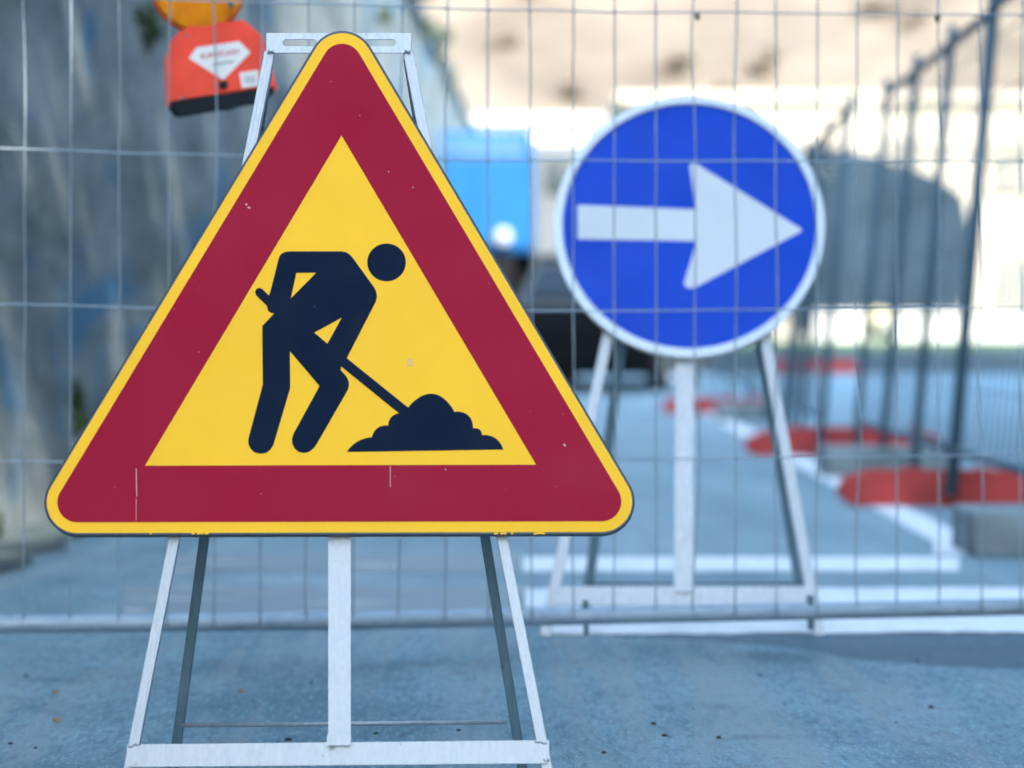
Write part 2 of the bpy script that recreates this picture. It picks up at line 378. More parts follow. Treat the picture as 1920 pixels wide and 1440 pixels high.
# shadow on the right, painted as a thin dark sheet with tapered edge
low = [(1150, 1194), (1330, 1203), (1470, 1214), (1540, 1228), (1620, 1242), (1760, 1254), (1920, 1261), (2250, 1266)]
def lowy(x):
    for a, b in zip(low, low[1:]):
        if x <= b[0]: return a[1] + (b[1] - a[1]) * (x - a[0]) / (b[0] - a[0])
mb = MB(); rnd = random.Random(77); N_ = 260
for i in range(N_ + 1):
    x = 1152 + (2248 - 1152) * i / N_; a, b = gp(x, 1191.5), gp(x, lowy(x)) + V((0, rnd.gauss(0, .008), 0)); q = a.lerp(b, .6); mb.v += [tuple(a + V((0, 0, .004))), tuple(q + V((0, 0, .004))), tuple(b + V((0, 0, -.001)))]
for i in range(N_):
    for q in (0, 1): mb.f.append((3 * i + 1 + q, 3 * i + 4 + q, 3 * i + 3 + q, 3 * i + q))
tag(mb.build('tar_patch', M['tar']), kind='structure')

# retaining wall on the left, with coping
def wx(y): return -2.03 + dirx(y)
wall = thing('retaining_wall', (wx(20), 20, 0), 'tall grey rendered retaining wall with faded blue paint marks along the left of the road', 'wall')
mb = MB(); WH = 5.1; n = 40; Y0, Y1 = -22, 62
prof = []
for j in range(n + 1):
    y = Y0 + (Y1 - Y0) * j / n
    for z in (gz(y) - .2, 1.2, 2.4, 3.7, WH):
        prof.append((wx(y) - .02 * z + .02 * noise.noise(V((y * .5, z, 0))), y, z))
mb.v = list(prof)
for j in range(n):
    for i in range(4): a = j * 5 + i; mb.f.append((a, a + 5, a + 6, a + 1))
o = len(mb.v)
for j in range(n + 1):
    y = Y0 + (Y1 - Y0) * j / n
    mb.v += [(wx(y) - .7, y, WH), (wx(y) - .7, y, -.2)]
for j in range(n):
    a = j * 5 + 4; b = o + j * 2; mb.f.append((a, a + 5, b + 2, b)); mb.f.append((b, b + 2, b + 3, b + 1))
e = n * 5; mb.f.append((e, e + 1, e + 2, e + 3, e + 4, o + 2 * n, o + 2 * n + 1)); mb.f.append((0, o + 1, o, 4, 3, 2, 1))
mb.build('wall_face', M['wall'], wall)
mb = MB(); mb.bar((wx(Y0) - .42, Y0, WH + .09), (wx(Y1) - .42, Y1, WH + .09), .86, .09, (0, 0, 1)); mb.build('coping', M['concrete'], wall, bevel=.01)

# hillside beyond
mb = MB(); nx, ny = 70, 26
for j in range(ny + 1):
    for i in range(nx + 1):
        x = -70 + 170 * i / nx; y = 92 + 150 * (j / ny) ** 1.3
        z = .6 + (y - 90) * .62 + 2.2 * noise.noise(V((x * .06, y * .05, 1))) * min(1, (y - 90) / 20) + .9 * noise.noise(V((x * .25, y * .2, 4)))
        mb.v.append((x, y, z))
for j in range(ny):
    for i in range(nx): a = j * (nx + 1) + i; mb.f.append((a, a + 1, a + nx + 2, a + nx + 1))
tag(mb.build('hillside', M['hill'], smooth=True), kind='structure')
tag(MB().box((9.5, 58.7, .64), (14, 1.6, .12)).build('grass_verge', M['grass']), kind='structure')

# ------------------------------------------------------------------ warning sign on its stand
def arc(c, r, a0, a1, n):
    return [(c[0] + r * math.cos(R(a0 + (a1 - a0) * i / n)), c[1] - r * math.sin(R(a0 + (a1 - a0) * i / n))) for i in range(n + 1)]
def rtri(r):
    return arc((643, 128), r, 31, 149, 14) + arc((149, 947), r, 149, 270, 16) + arc((1127, 945), r, 270, 391, 16)
FP = tilt_plane(4.327, 13.0)          # plane of the front frame
def on(P, pts, off=0): return [P(x, y, off) for x, y in pts]
def crop(pts, ox, oy, s): return [(ox + x * s, oy + y * s) for x, y in pts]
ws = thing('warning_sign', (FP(640, 1530).x, 4.45, 0), 'yellow and crimson triangular roadworks sign with a digging figure, on its metal stand', 'road sign')
T = FP.n
pl = MB().prism([on(FP, rtri(62))], T, .004, .022).build('sign_panel', M['edge'], ws, bevel=.002)
MB().prism([on(FP, rtri(57))], T, .0221, .0227).build('yellow_border', M['yellow'], pl)
tri_in = [(642, 262), (275, 878.5), (1005, 876.5)]
MB().prism([on(FP, rtri(37)), on(FP, tri_in)], T, .0228, .0234).build('crimson_band', M['red'], pl)
fig = [(280, 160), (295, 140), (318, 129), (345, 126), (660, 126), (690, 131), (712, 146), (730, 166), (860, 345), (873, 370), (878, 400), (870, 435), (693, 778), (1068, 1080), (1012, 1115),
       (658, 828), (656, 852), (688, 886), (703, 912), (708, 938), (701, 970), (512, 1298), (492, 1328), (464, 1349), (433, 1357), (400, 1350), (376, 1331), (361, 1303), (358, 1273), (368, 1240), (527, 948), (346, 736),
       (348, 960), (246, 1306), (226, 1338), (200, 1356), (168, 1362), (132, 1354), (106, 1332), (92, 1302), (92, 1272), (180, 940), (177, 582), (250, 505), (226, 500), (211, 486), (205, 458), (141, 396), (133, 374), (141, 356), (158, 349), (178, 356), (218, 396), (228, 365)]
SC = 520 / 1702
h1 = [(385, 256), (507, 256), (352, 412)]; h2 = [(663, 530), (575, 690), (495, 622)]
MB().prism([on(FP, crop(q, 440, 440, SC)) for q in (fig, h1, h2)], T, .0228, .0235).build('worker_symbol', M['navy'], pl)
hd = [(936 + 118 * math.cos(a * math.pi / 24), 193 + 115 * math.sin(a * math.pi / 24)) for a in range(48)]
MB().prism([on(FP, crop(hd, 440, 440, SC))], T, .0228, .0235).build('head_symbol', M['navy'], pl)
def lobe(p, q, h, n=9):               # bulging arc from p to q
    p, q = V((*p, 0)), V((*q, 0)); d = q - p; nrm = V((d.y, -d.x, 0)).normalized(); out = []
    for i in range(n): t = i / n; out.append(tuple((p + d * t + nrm * h * math.sin(math.pi * t) ** .8)[:2]))
    return out
mound = lobe((694, 1351), (846, 1262), 22) + lobe((846, 1262), (946, 1190), 26) + lobe((946, 1190), (1012, 1115), 20) + [(1012, 1115)] + lobe((1068, 1080), (1350, 1106), 98, 16) + lobe((1350, 1106), (1465, 1207), 40) + lobe((1465, 1207), (1519, 1248), 18) + lobe((1519, 1248), (1649, 1336), 30) + [(1649, 1336)]
MB().prism([on(FP, crop(mound, 440, 440, SC))], T, .0228, .0235).build('mound_symbol', M['navy'], pl)
rnd = random.Random(3)
mb = MB()
for (x0, y0, x1, y1, wd) in ((259, 884, 260, 936, 1.6), (259, 940, 259, 981, 1.0), (733, 880, 733, 918, 1.2), (463, 390, 466, 392, 3), (467, 396, 472, 398, 3), (1056, 838, 1060, 842, 3), (775, 358, 776, 361, 2), (729, 329, 731, 331, 2.5), (835, 885, 837, 886, 3)):
    a, b = FP(x0, y0, .0238), FP(x1, y1, .0238); mb.bar(a, b, wd / 1240, .0006, T)
for _ in range(6):
    x, y = rnd.choice([(rnd.uniform(300, 1100), rnd.uniform(880, 975)), (rnd.uniform(560, 720), rnd.uniform(120, 240)), (rnd.uniform(330, 420), rnd.uniform(620, 800))]); a = FP(x, y, .0238); mb.bar(a, a + V((.0015, 0, rnd.uniform(-.001, .001))), rnd.uniform(.0006, .0016), .0004, T)
build_each(mb, 'scratch', M['scratch'], pl)
mb = MB()                              # chipped paint along the lower edge
for x0, x1 in ((362, 368), (372, 384), (386, 394), (284, 288), (1000, 1022), (926, 934), (938, 950), (958, 962)):
    pts = [(x0, 1003.5), ((x0 + x1) / 2, 1001.5 + rnd.uniform(0, 1.5)), (x1, 1003.2), (x1 - 1, 1007), ((x0 + x1) / 2, 1005.5), (x0 + 1, 1007.5)]
    mb.prism([on(FP, pts)], T, .0226, .0232)
build_each(mb, 'chip', M['yellow'], pl)
mb = MB().prism([[FP(770 + 7 * math.cos(a), 686 + 9 * math.sin(a) + 3 * math.sin(3 * a)) for a in [i * .7 for i in range(9)]]], T, .0228, .0231); mb.build('faded_spot', mat('faded_orange', (.75, .40, .10), .5), pl)

def stand(P, RP, th, spec, metal, rearm, leg_w, leg_t):
    """folding stand: front frame in plane P (legs, top bar, bottom bar, centre strip), rear frame in plane RP"""
    n = P.n
    for (a, b) in spec['front_legs']:
        MB().bar(P(*a, -.001), P(*b, -.001), leg_w, leg_t, n).build('leg', metal, th, bevel=.0012)
    for (a, b) in spec['rear_legs']:
        MB().bar(RP(*a), RP(*b), leg_w * .95, leg_t, RP.n).build('rear_leg', rearm, th, bevel=.0012)
    for (a, b) in spec['front_legs']:      # rolled grooves of the channel section
        for q in (-.22, .2):
            A, B = P(*a, .0), P(*b, .0); sd = (B - A).normalized().cross(n); MB().bar(A + sd * q * leg_w - n * .001, B + sd * q * leg_w - n * .001, .0022, .0016, -n).build('leg_ridge', metal, th)
    x0, x1, y0, y1 = spec['top']
    loops = [on(P, [(x0, y0), (x1, y0), (x1, y1), (x0, y1)])]
    for (a, b, c, d) in spec['slots']:
        r = (d - c) / 2; m_ = (c + d) / 2
        loops.append(on(P, arc((b - r, m_), r, -90, 90, 6) + arc((a + r, m_), r, 90, 270, 6)))
    tb = MB().prism(loops, n, 0, .003).build('top_bar', metal, th)
    hin = MB()
    for x in (x0 + 3, x1 - 3): hin.bar(P(x, y0, .001), P(x, y1 + 1, .001), .006, .03, n)
    build_each(hin, 'folded_end', metal, tb, .001)
    (xa, ya0, ya1), (xb, yb0, yb1) = spec['bottom']
    MB().prism([on(P, [(xa, ya0), (xb, yb0), (xb, yb1), (xa, ya1)])], n, 0, .005).build('bottom_bar', metal, th, bevel=.0012)
    if 'strip' in spec:
        xa, xb, y0, y1 = spec['strip']
        st_ = MB().prism([on(P, [(xa, y0), (xb, y0), (xb + spec.get('sx', 0), y1), (xa + spec.get('sx', 0), y1)])], n, -.006, -.001).build('centre_strip', metal, th, bevel=.0012)
        q = spec.get('sx', 0); hk = MB().prism([on(P, [(xa + q + 1, y1 - 9), (xb + q - 1, y1 - 10), (xb + q - 1, y1 + 3), (xa + q + 1, y1 + 4)])], n, .006, .014).build('hook', metal, st_, bevel=.003)
    a, b = spec['rod']; MB().tube([RP(*a), RP(*b)], spec['rodr'], 8).build('rear_rod', rearm if spec.get('darkrod') else metal, th, smooth=True)
RT = V((0, 4.612, FP(636, 95).z))
RPL = Plane((0, 4.73, 0), V((0, -RT.z, -(4.73 - RT.y))).normalized() * 1)
stand(FP, RPL, ws, dict(
    front_legs=[((505, 96), (224, 1530)), ((765, 96), (1043, 1530))],
    rear_legs=[((503, 110), (323, 1452)), ((765, 110), (981, 1452))],
    top=(500, 771, 63, 100), slots=[(530, 595, 75, 88), (681, 742, 75, 88)],
    bottom=((240, 1398, 1437), (1028, 1390, 1430)), strip=(617, 656, 980, 1392), rod=((340, 1360), (950, 1354)), rodr=.0035), M['galv_white'], M['galv_dark'], .0165, .016)
# weld beads and a bolt on the front frame
for x, y in ((246, 1400), (258, 1397), (1008, 1392), (1020, 1394), (1024, 1426), (508, 98), (764, 98), (622, 1397), (650, 1396)):
    c0 = FP(x, y, .0055); MB().tube([c0 + V((-.0045, 0, 0)), c0 + V((0, 0, .0006)), c0 + V((.0045, 0, -.0004))], [.0012, .0026, .0012], 8).build('weld_bead', M['galv'], ws, smooth=True)
# ------------------------------------------------------------------ blue arrow sign behind the fence
CP = tilt_plane(6.94, 15.0, 0)
n2 = CP.n
cs = thing('direction_sign', (CP(1290, 1195).x, 7.1, 0), 'round blue sign with a white arrow pointing right, on a stand behind the fence', 'road sign')
def ell(cx, cy, rx, ry, n=72): return [(cx + rx * math.cos(2 * math.pi * i / n), cy + ry * math.sin(2 * math.pi * i / n)) for i in range(n)]
disc = MB().prism([on(CP, ell(1291, 432, 249, 240))], n2, .004, .024).build('sign_disc', M['rim'], cs, bevel=.003)
MB().prism([on(CP, ell(1291, 431.5, 250, 241)), on(CP, ell(1291.5, 430.5, 236, 228))], n2, .022, .033).build('raised_rim', M['rim'], disc, bevel=.004)
MB().prism([on(CP, ell(1291.5, 430.5, 237, 229))], n2, .0242, .0250).build('blue_face', M['blue'], disc)
arrow = [(245, 780), (688, 797), (664, 640), (666, 629), (676, 624), (690, 627), (1078, 868), (1083, 875), (1078, 881), (690, 1086), (668, 1092), (648, 1086), (643, 1072), (650, 1050), (690, 915), (245, 908)]
MB().prism([on(CP, crop(arrow, 960, 0, .5))], n2, .0251, .0258).build('arrow_symbol', M['white'], disc)
RT = V((0, CP(1290, 290).y + .02, CP(1290, 290).z))
RP2 = Plane((0, 7.42, 0), V((0, -RT.z, -(7.42 - RT.y))).normalized())
stand(CP, RP2, cs, dict(
    front_legs=[((1213, 280), (1021, 1192)), ((1371, 280), (1537, 1195))],
    rear_legs=[((1215, 290), (1096, 1158)), ((1369, 290), (1509, 1158))],
    top=(1205, 1380, 262, 290), slots=[(1225, 1265, 271, 281), (1320, 1360, 271, 281)],
    bottom=((1034, 1101, 1134), (1531, 1101, 1134)), strip=(1268, 1301, 560, 1106), sx=-3, rod=((1106, 1095), (1500, 1095)), rodr=.004, darkrod=1), M['galv_white'], M['galv_dark'], .026, .018)

# ------------------------------------------------------------------ mesh fence panel across the road
fb = .2; FN = V((fb, -1, 0)).normalized(); FEN = Plane((0, 6.31, 0), FN)
fen = thing('mesh_fence', (0, 6.31, 0), 'galvanised wire mesh fence panel standing across the road between the two signs', 'fence')
rnd = random.Random(11)
def interp(pts, x):
    if x <= pts[0][0]: a, b = pts[0], pts[1]
    elif x >= pts[-1][0]: a, b = pts[-2], pts[-1]
    else:
        for a, b in zip(pts, pts[1:]):
            if a[0] <= x <= b[0]: break
    return a[1] + (b[1] - a[1]) * (x - a[0]) / (b[0] - a[0])
vx = [-745, -650, -556, -462, -370, -280, -190, -125, -43, 46, 133, 224, 316, 403, 490, 577, 664, 750, 836, 916, 995, 1075, 1152, 1230, 1304, 1379, 1455, 1531, 1606, 1682, 1760, 1836, 1914, 1990, 2066, 2141, 2216, 2290]
TUBEZ = FEN(960, 1158).z
TOPZ = 2.02
hw = [[(0, -12), (500, 5), (960, 20), (1300, 24), (1920, 29)], [(0, 278), (225, 286), (450, 292), (840, 300), (1290, 302), (1920, 303)], [(0, 570), (290, 577), (1000, 584), (1500, 580), (1920, 577)], [(0, 864), (120, 867), (600, 866), (1150, 862), (1440, 858), (1920, 852)]]
vm = MB()
for i, x in enumerate(vx):
    P0 = FEN(x, 640); pts = []; k1 = rnd.uniform(0, 50); amp = rnd.choice([.0015, .003, .004, .008])
    for j in range(41):
        z = TUBEZ - .005 + (TOPZ - TUBEZ) * j / 40
        dx = amp * noise.noise(V((k1, z * 3.1, 0))) * 2 + .0012 * noise.noise(V((k1, z * 14, 3)))
        lean = (.004 * (z - .9)) * (1 if x < 900 else -.2)
        pts.append(P0 + V((1, fb, 0)).normalized() * (dx + lean) + FN * (.003 * math.sin(z * 9 + i)) + V((0, 0, z - P0.z)))
    vm.tube(pts, .0019, 6)
hm = vm
allh = list(hw)
for row in allh:
    pts = []; sd = rnd.uniform(0, 50)
    for j in range(120):
        x = -745 + (2290 + 745) * j / 119; y = interp(row, x) + 2.2 * noise.noise(V((sd, x * .006, 0)))
        pts.append(FEN(x, y, .004))
    hm.tube(pts, .0019, 6)
for row in hw:                          # weld knots where the wires cross
    for x in vx:
        if rnd.random() < .75: q = FEN(x, interp(row, x), .003); hm.box(q, (.0055, .006, .006), Matrix.Rotation(rnd.uniform(0, 1.5), 3, 'Y'))
for z in (1.63, 1.95):
    hm.tube([V((x, 6.31 + fb * x, z + .004 * noise.noise(V((x * 2, z, 9))))) + FN * .004 for x in [-1.95 + 3.7 * j / 60 for j in range(61)]], .0019, 6)
hm.build('wire_mesh', M['wire'], fen, smooth=True)
fl, fr = FEN(-760, 1158), FEN(2300, 1158)
zl = lambda x: interp([(0, 1172), (640, 1166), (1300, 1152), (1920, 1139)], x)
MB().tube([FEN(x, zl(x), -.018) for x in (-760, 0, 640, 1300, 1920, 2300)], .0195, 14).build('bottom_rail', M['tube'], fen, smooth=True)
MB().tube([V((fl.x, fl.y, TOPZ)) - FN * .018, V((fr.x, fr.y, TOPZ)) - FN * .018], .019, 14).build('top_rail', M['tube'], fen, smooth=True)
for q, x in ((fl, -760), (fr, 2300)): MB().tube([V((q.x, q.y, .02)) - FN * .018, V((q.x, q.y, TOPZ + .03)) - FN * .018], .021, 14).build('post', M['tube'], fen, smooth=True)
for nm, px in (('concrete block foot holding the left post of the mesh fence', fl), ('concrete block foot holding the right post of the mesh fence', fr)):
    o = MB().box((px.x, px.y, .065), (.22, .6, .13), Matrix.Rotation(math.atan(fb), 3, 'Z')).build('fence_foot', M['concrete'], bevel=.015); tag(o, nm, 'fence foot')
mb = MB()
for x, r_ in ((1100, .006), (1522, .008)):
    mb.tube([FEN(x, zl(x) - 30, -.012), FEN(x + 2, zl(x) + 34, -.012)], r_, 6)
build_each(mb, 'tie_clip', M['galv_dark'], fen)
# frayed string and wire knots tied on the mesh
c0 = FEN(1535, 318, .006); mb = MB(); rnd = random.Random(5)
for i in range(16):
    p = c0 + V((rnd.uniform(-.008, .008), 0, rnd.uniform(-.012, .012))); pts = [p]; d = V((rnd.uniform(-.6, .9), rnd.uniform(-.5, .2), rnd.uniform(-.8, .6)))
    for j in range(6): d = d + V((rnd.uniform(-.5, .6), rnd.uniform(-.2, .2), rnd.uniform(-.5, .3))); d.normalize(); pts.append(pts[-1] + d * rnd.uniform(.004, .009))
    mb.tube(pts, .0009, 4)
tag(mb.build('frayed_string', M['string']), 'pale frayed string knotted on the mesh beside the blue round sign', 'string')
for (x, y, lb) in ((1307, 27, 'dark twist of wire on the mesh above the blue sign'), (1757, 31, 'twisted wire tie at the top right of the mesh fence')):
    c0 = FEN(x, y, .004); mb = MB()
    for i in range(4):
        pts = [c0 + V((.006 * math.cos(t * 1.3 + i), -.004 * math.sin(t), -.004 * t / 3 + .006 * math.sin(t * 1.9 + i * 2))) for t in range(8)]; mb.tube(pts, .0011, 4)
    tag(mb.build('wire_tie', M['debris']), lb, 'wire tie')

# ------------------------------------------------------------------ hazard lamp hung on the fence
LP = Plane(FEN(400, 120, -.10), (FN + V((0, 0, .04))).normalized()); LS = .3125; ln = LP.n
lamp = thing('hazard_lamp', LP(400, 210), 'orange red hazard lamp with round amber lens hung on the fence at the upper left', 'lamp')
cr = lambda pts: crop(pts, 260, 0, LS)
body = [(215, 245), (250, 208), (320, 165), (625, 138), (735, 235), (775, 400), (812, 528), (245, 612), (190, 602), (186, 340)]
bo = MB().prism([on(LP, cr(body))], ln, -.06, .0).build('housing', M['lampred'], lamp, bevel=.006)
MB().prism([on(LP, cr([(330, 190), (620, 160), (715, 245), (785, 505), (280, 585), (265, 380)]))], ln, .0005, .007).build('raised_front', M['lampred'], bo, bevel=.003)
MB().prism([on(LP, cr([(320, 190), (330, 130), (360, 95), (520, 85), (545, 120), (550, 170)]))], ln, -.045, -.012).build('neck', M['lampred'], bo, bevel=.004)
MB().prism([on(LP, cr([(198, 618), (805, 532), (800, 560), (735, 592), (250, 676), (232, 668)]))], ln, -.062, .004).build('battery_base', M['blackpl'], lamp, bevel=.004)
MB().prism([on(LP, cr([(482, 585), (572, 572), (572, 640), (540, 652), (490, 650)]))], ln, -.01, .009).build('latch', M['blackpl'], lamp, bevel=.003)
stk = MB().prism([on(LP, cr([(300, 352), (345, 288), (600, 250), (668, 318), (505, 482)]))], ln, .0072, .0082).build('sticker', M['sticker'], lamp)
MB().prism([on(LP, cr([(603, 440), (715, 423), (722, 517), (618, 532)]))], ln, .0072, .0082).build('label_sticker', M['sticker'], lamp)
mb = MB()
for i, x in enumerate(range(628, 700, 9)): mb.prism([on(LP, cr([(x, 458), (x + 3 + i % 3, 457), (x + 8 + i % 3, 502), (x + 5, 503)]))], ln, .0083, .0086)
mb.build('barcode', M['greyink'], lamp)
mb = MB().lathe([(.0095, 0), (.0095, .006), (.007, .009)], LP(260 + 505 * LS, 512 * LS, .007), ln, 20); mb.build('knob', M['blackpl'], lamp, smooth=False)
lc = LP(374, -30, -.03)
prof = [(.0005, .052), (.02, .051)]
for i in range(16):
    r_ = .02 + .078 * i / 16; prof.append((r_, .052 - .028 * (r_ / .1) ** 2 + (.0022 if i % 2 else 0)))
prof += [(.1, .02), (.1, -.02), (.092, -.026)]
for i in range(9): r_ = .09 - .087 * i / 9; prof.append((r_, -.052 + .026 * (r_ / .1) ** 2))
MB().lathe(prof[::-1], lc, ln, 48).build('lens', M['lens'], lamp, smooth=True)
for x_, y_ in ((290, 215), (770, 505), (262, 590)): MB().lathe([(.0035, 0), (.0035, .0015), (.001, .002)], LP(260 + x_ * LS, y_ * LS, .001), ln, 10).build('screw', M['galv_dark'], lamp)
MB().lathe([(.1015, -.006), (.1035, -.004), (.1035, .004), (.1015, .006)], lc, ln, 48).build('lens_ring', M['lampred'], lamp, smooth=True)
MB().tube([LP(430, 30, -.05), LP(430, 30, -.05) + FN * .05 + V((0, 0, .03)), LP(430, 30, -.05) + FN * .1 + V((0, 0, .02))], .005, 6).build('hanger', M['galv_dark'], lamp)
def text(s, size, P, px, py, m, parent, ang, off):
    cu = bpy.data.curves.new('t', 'FONT'); cu.body = s; cu.size = size; cu.align_x = 'CENTER'; cu.align_y = 'CENTER'; cu.extrude = .0002; cu.offset = .0003
    to = bpy.data.objects.new('t', cu); C.objects.link(to); bpy.context.view_layer.update()
    me = bpy.data.meshes.new_from_object(to.evaluated_get(bpy.context.evaluated_depsgraph_get())); bpy.data.objects.remove(to)
    c0 = P(px, py, off); X = (P(px + 50 * math.cos(ang), py - 50 * math.sin(ang), off) - c0).normalized(); Z = P.n; Y = Z.cross(X); L = V((0, 0, 0)); q = parent
    while q is not None: L += q.location; q = q.parent
    for v in me.vertices: v.co = c0 + X * v.co.x + Y * v.co.y + Z * v.co.z - L
    o = bpy.data.objects.new('lettering', me); C.objects.link(o); me.materials.clear(); me.materials.append(m); o.parent = parent; return o
text('EUROFLASH', .0155, LP, 260 + 485 * LS, 328 * LS, M['ink'], stk, R(8), .0086)
MB().prism([on(LP, cr([(440, 386), (568, 366), (570, 377), (442, 396)]))], ln, .0083, .0087).build('caption_line', M['greyink'], stk)

# ------------------------------------------------------------------ row of fence panels along the right of the road
def along(x0, y): return x0 + dirx(y)
LEAN = .085                      # metres of outward lean per metre of height
def side_panel(ya, yb, xoff, label, posts, skew=0):
    th = thing('site_fence', (along(1.79 + xoff, (ya + yb) / 2), (ya + yb) / 2, 0), label, 'fence', 'mesh fence panels along the right of the road')
    def pt(y, z): return V((along(1.6 + xoff, y) + LEAN * z + skew * (y - ya), y, z + gz(y)))
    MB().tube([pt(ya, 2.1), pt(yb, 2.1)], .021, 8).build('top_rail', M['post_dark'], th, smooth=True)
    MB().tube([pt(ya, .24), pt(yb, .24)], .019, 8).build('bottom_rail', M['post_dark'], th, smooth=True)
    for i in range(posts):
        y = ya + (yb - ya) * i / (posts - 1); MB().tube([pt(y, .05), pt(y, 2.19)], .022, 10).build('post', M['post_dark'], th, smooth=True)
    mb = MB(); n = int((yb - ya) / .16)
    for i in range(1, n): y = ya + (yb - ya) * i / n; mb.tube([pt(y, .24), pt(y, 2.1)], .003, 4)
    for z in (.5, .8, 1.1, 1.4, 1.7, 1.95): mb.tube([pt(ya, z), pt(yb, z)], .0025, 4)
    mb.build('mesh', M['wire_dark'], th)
side_panel(9.75, 12.35, -.02, 'nearest dark mesh fence panel at the right edge of the road, mostly outside the picture', 2)
side_panel(12.4, 16.7, 0, 'leaning dark mesh fence panel with tall posts standing behind the nearest red foot block', 4)
side_panel(17.6, 22.0, -.12, 'dark mesh fence panel beside the second red foot block, half behind the round sign', 3, .02)
side_panel(22.4, 27.8, .05, 'dark mesh fence panel just before the third red foot block', 3)
side_panel(28.6, 35.0, .1, 'farthest dark mesh fence panel on the right of the road, past the third red block', 3)
def redblock(x0, x1, y, label, h=.13, dz=0):
    z = gz(y) + dz; r = h / 2; mb = MB()
    prof = [(x0, 0.02), (x0 - .04, .05), (x0 - .02, h * .75), (x0 + .08, h), (x1 - .06, h * .96), (x1, h - .03), (x1 + .01, .05), (x1 - .01, .02)]
    mb.prism([[V((px, y, z + pz)) for px, pz in prof]], (0, -1, 0), -.13, .13)
    th = thing('fence_foot', ((x0 + x1) / 2, y, z), label, 'fence foot', 'red rubber fence feet')
    b = mb.build('block', M['redblock'], th, bevel=.025, seg=3)
    mb = MB()
    for i in range(3): mb.lathe([(.035, 0), (.035, .022), (.028, .03)], (x0 + .25 + i * .3, y, z + h), (0, 0, 1), 14)
    build_each(mb, 'socket', M['redblock'], th)
redblock(1.46, 2.58, 12.55, 'thick red rubber fence foot nearest the camera, at the right')
redblock(1.49, 2.6, 18.0, 'red rubber fence foot behind the right leg of the round sign')
redblock(1.75, 2.45, 18.9, 'red rubber fence foot just behind the middle one of the row')
redblock(1.52, 2.5, 28.6, 'small looking red rubber fence foot farther back, near the parked car')
redblock(3.65, 4.9, 42, 'farthest red rubber fence foot, a faint strip beyond the fence row', h=.16)
def conc(x0, x1, y0, y1, h, label):
    o = MB().box(((x0 + x1) / 2, (y0 + y1) / 2, h / 2), (x1 - x0, y1 - y0, h)).build('concrete_block', M['concrete'], bevel=.02); tag(o, label, 'concrete block', 'concrete blocks weighing down the fence row')
conc(1.49, 2.35, 9.45, 9.95, .15, 'large grey concrete block in front of the nearest red fence foot')
conc(1.62, 2.24, 15.1, 15.6, .15, 'grey concrete block in front of the middle red fence foot')
conc(1.80, 2.35, 25.6, 26.1, .16, 'small grey concrete block in front of the farther red fence foot')

# ------------------------------------------------------------------ vehicles
def wheel(c, ax, r, wd, parent):
    ax = V(ax).normalized(); t = MB().lathe([(r * .62, -wd / 2), (r * .93, -wd / 2), (r, -wd * .35), (r, wd * .35), (r * .93, wd / 2), (r * .62, wd / 2)], c, ax, 28).build('wheel', M['tyre'], parent, smooth=False)
    MB().lathe([(r * .6, -wd / 2 - .005), (r * .6, wd / 2 + .005), (r * .3, wd / 2 + .012), (.02, wd / 2 + .004)], c, ax, 20).build('rim', M['silver'], t)
def place(th, rot):
    th.rotation_euler = (0, 0, R(rot))
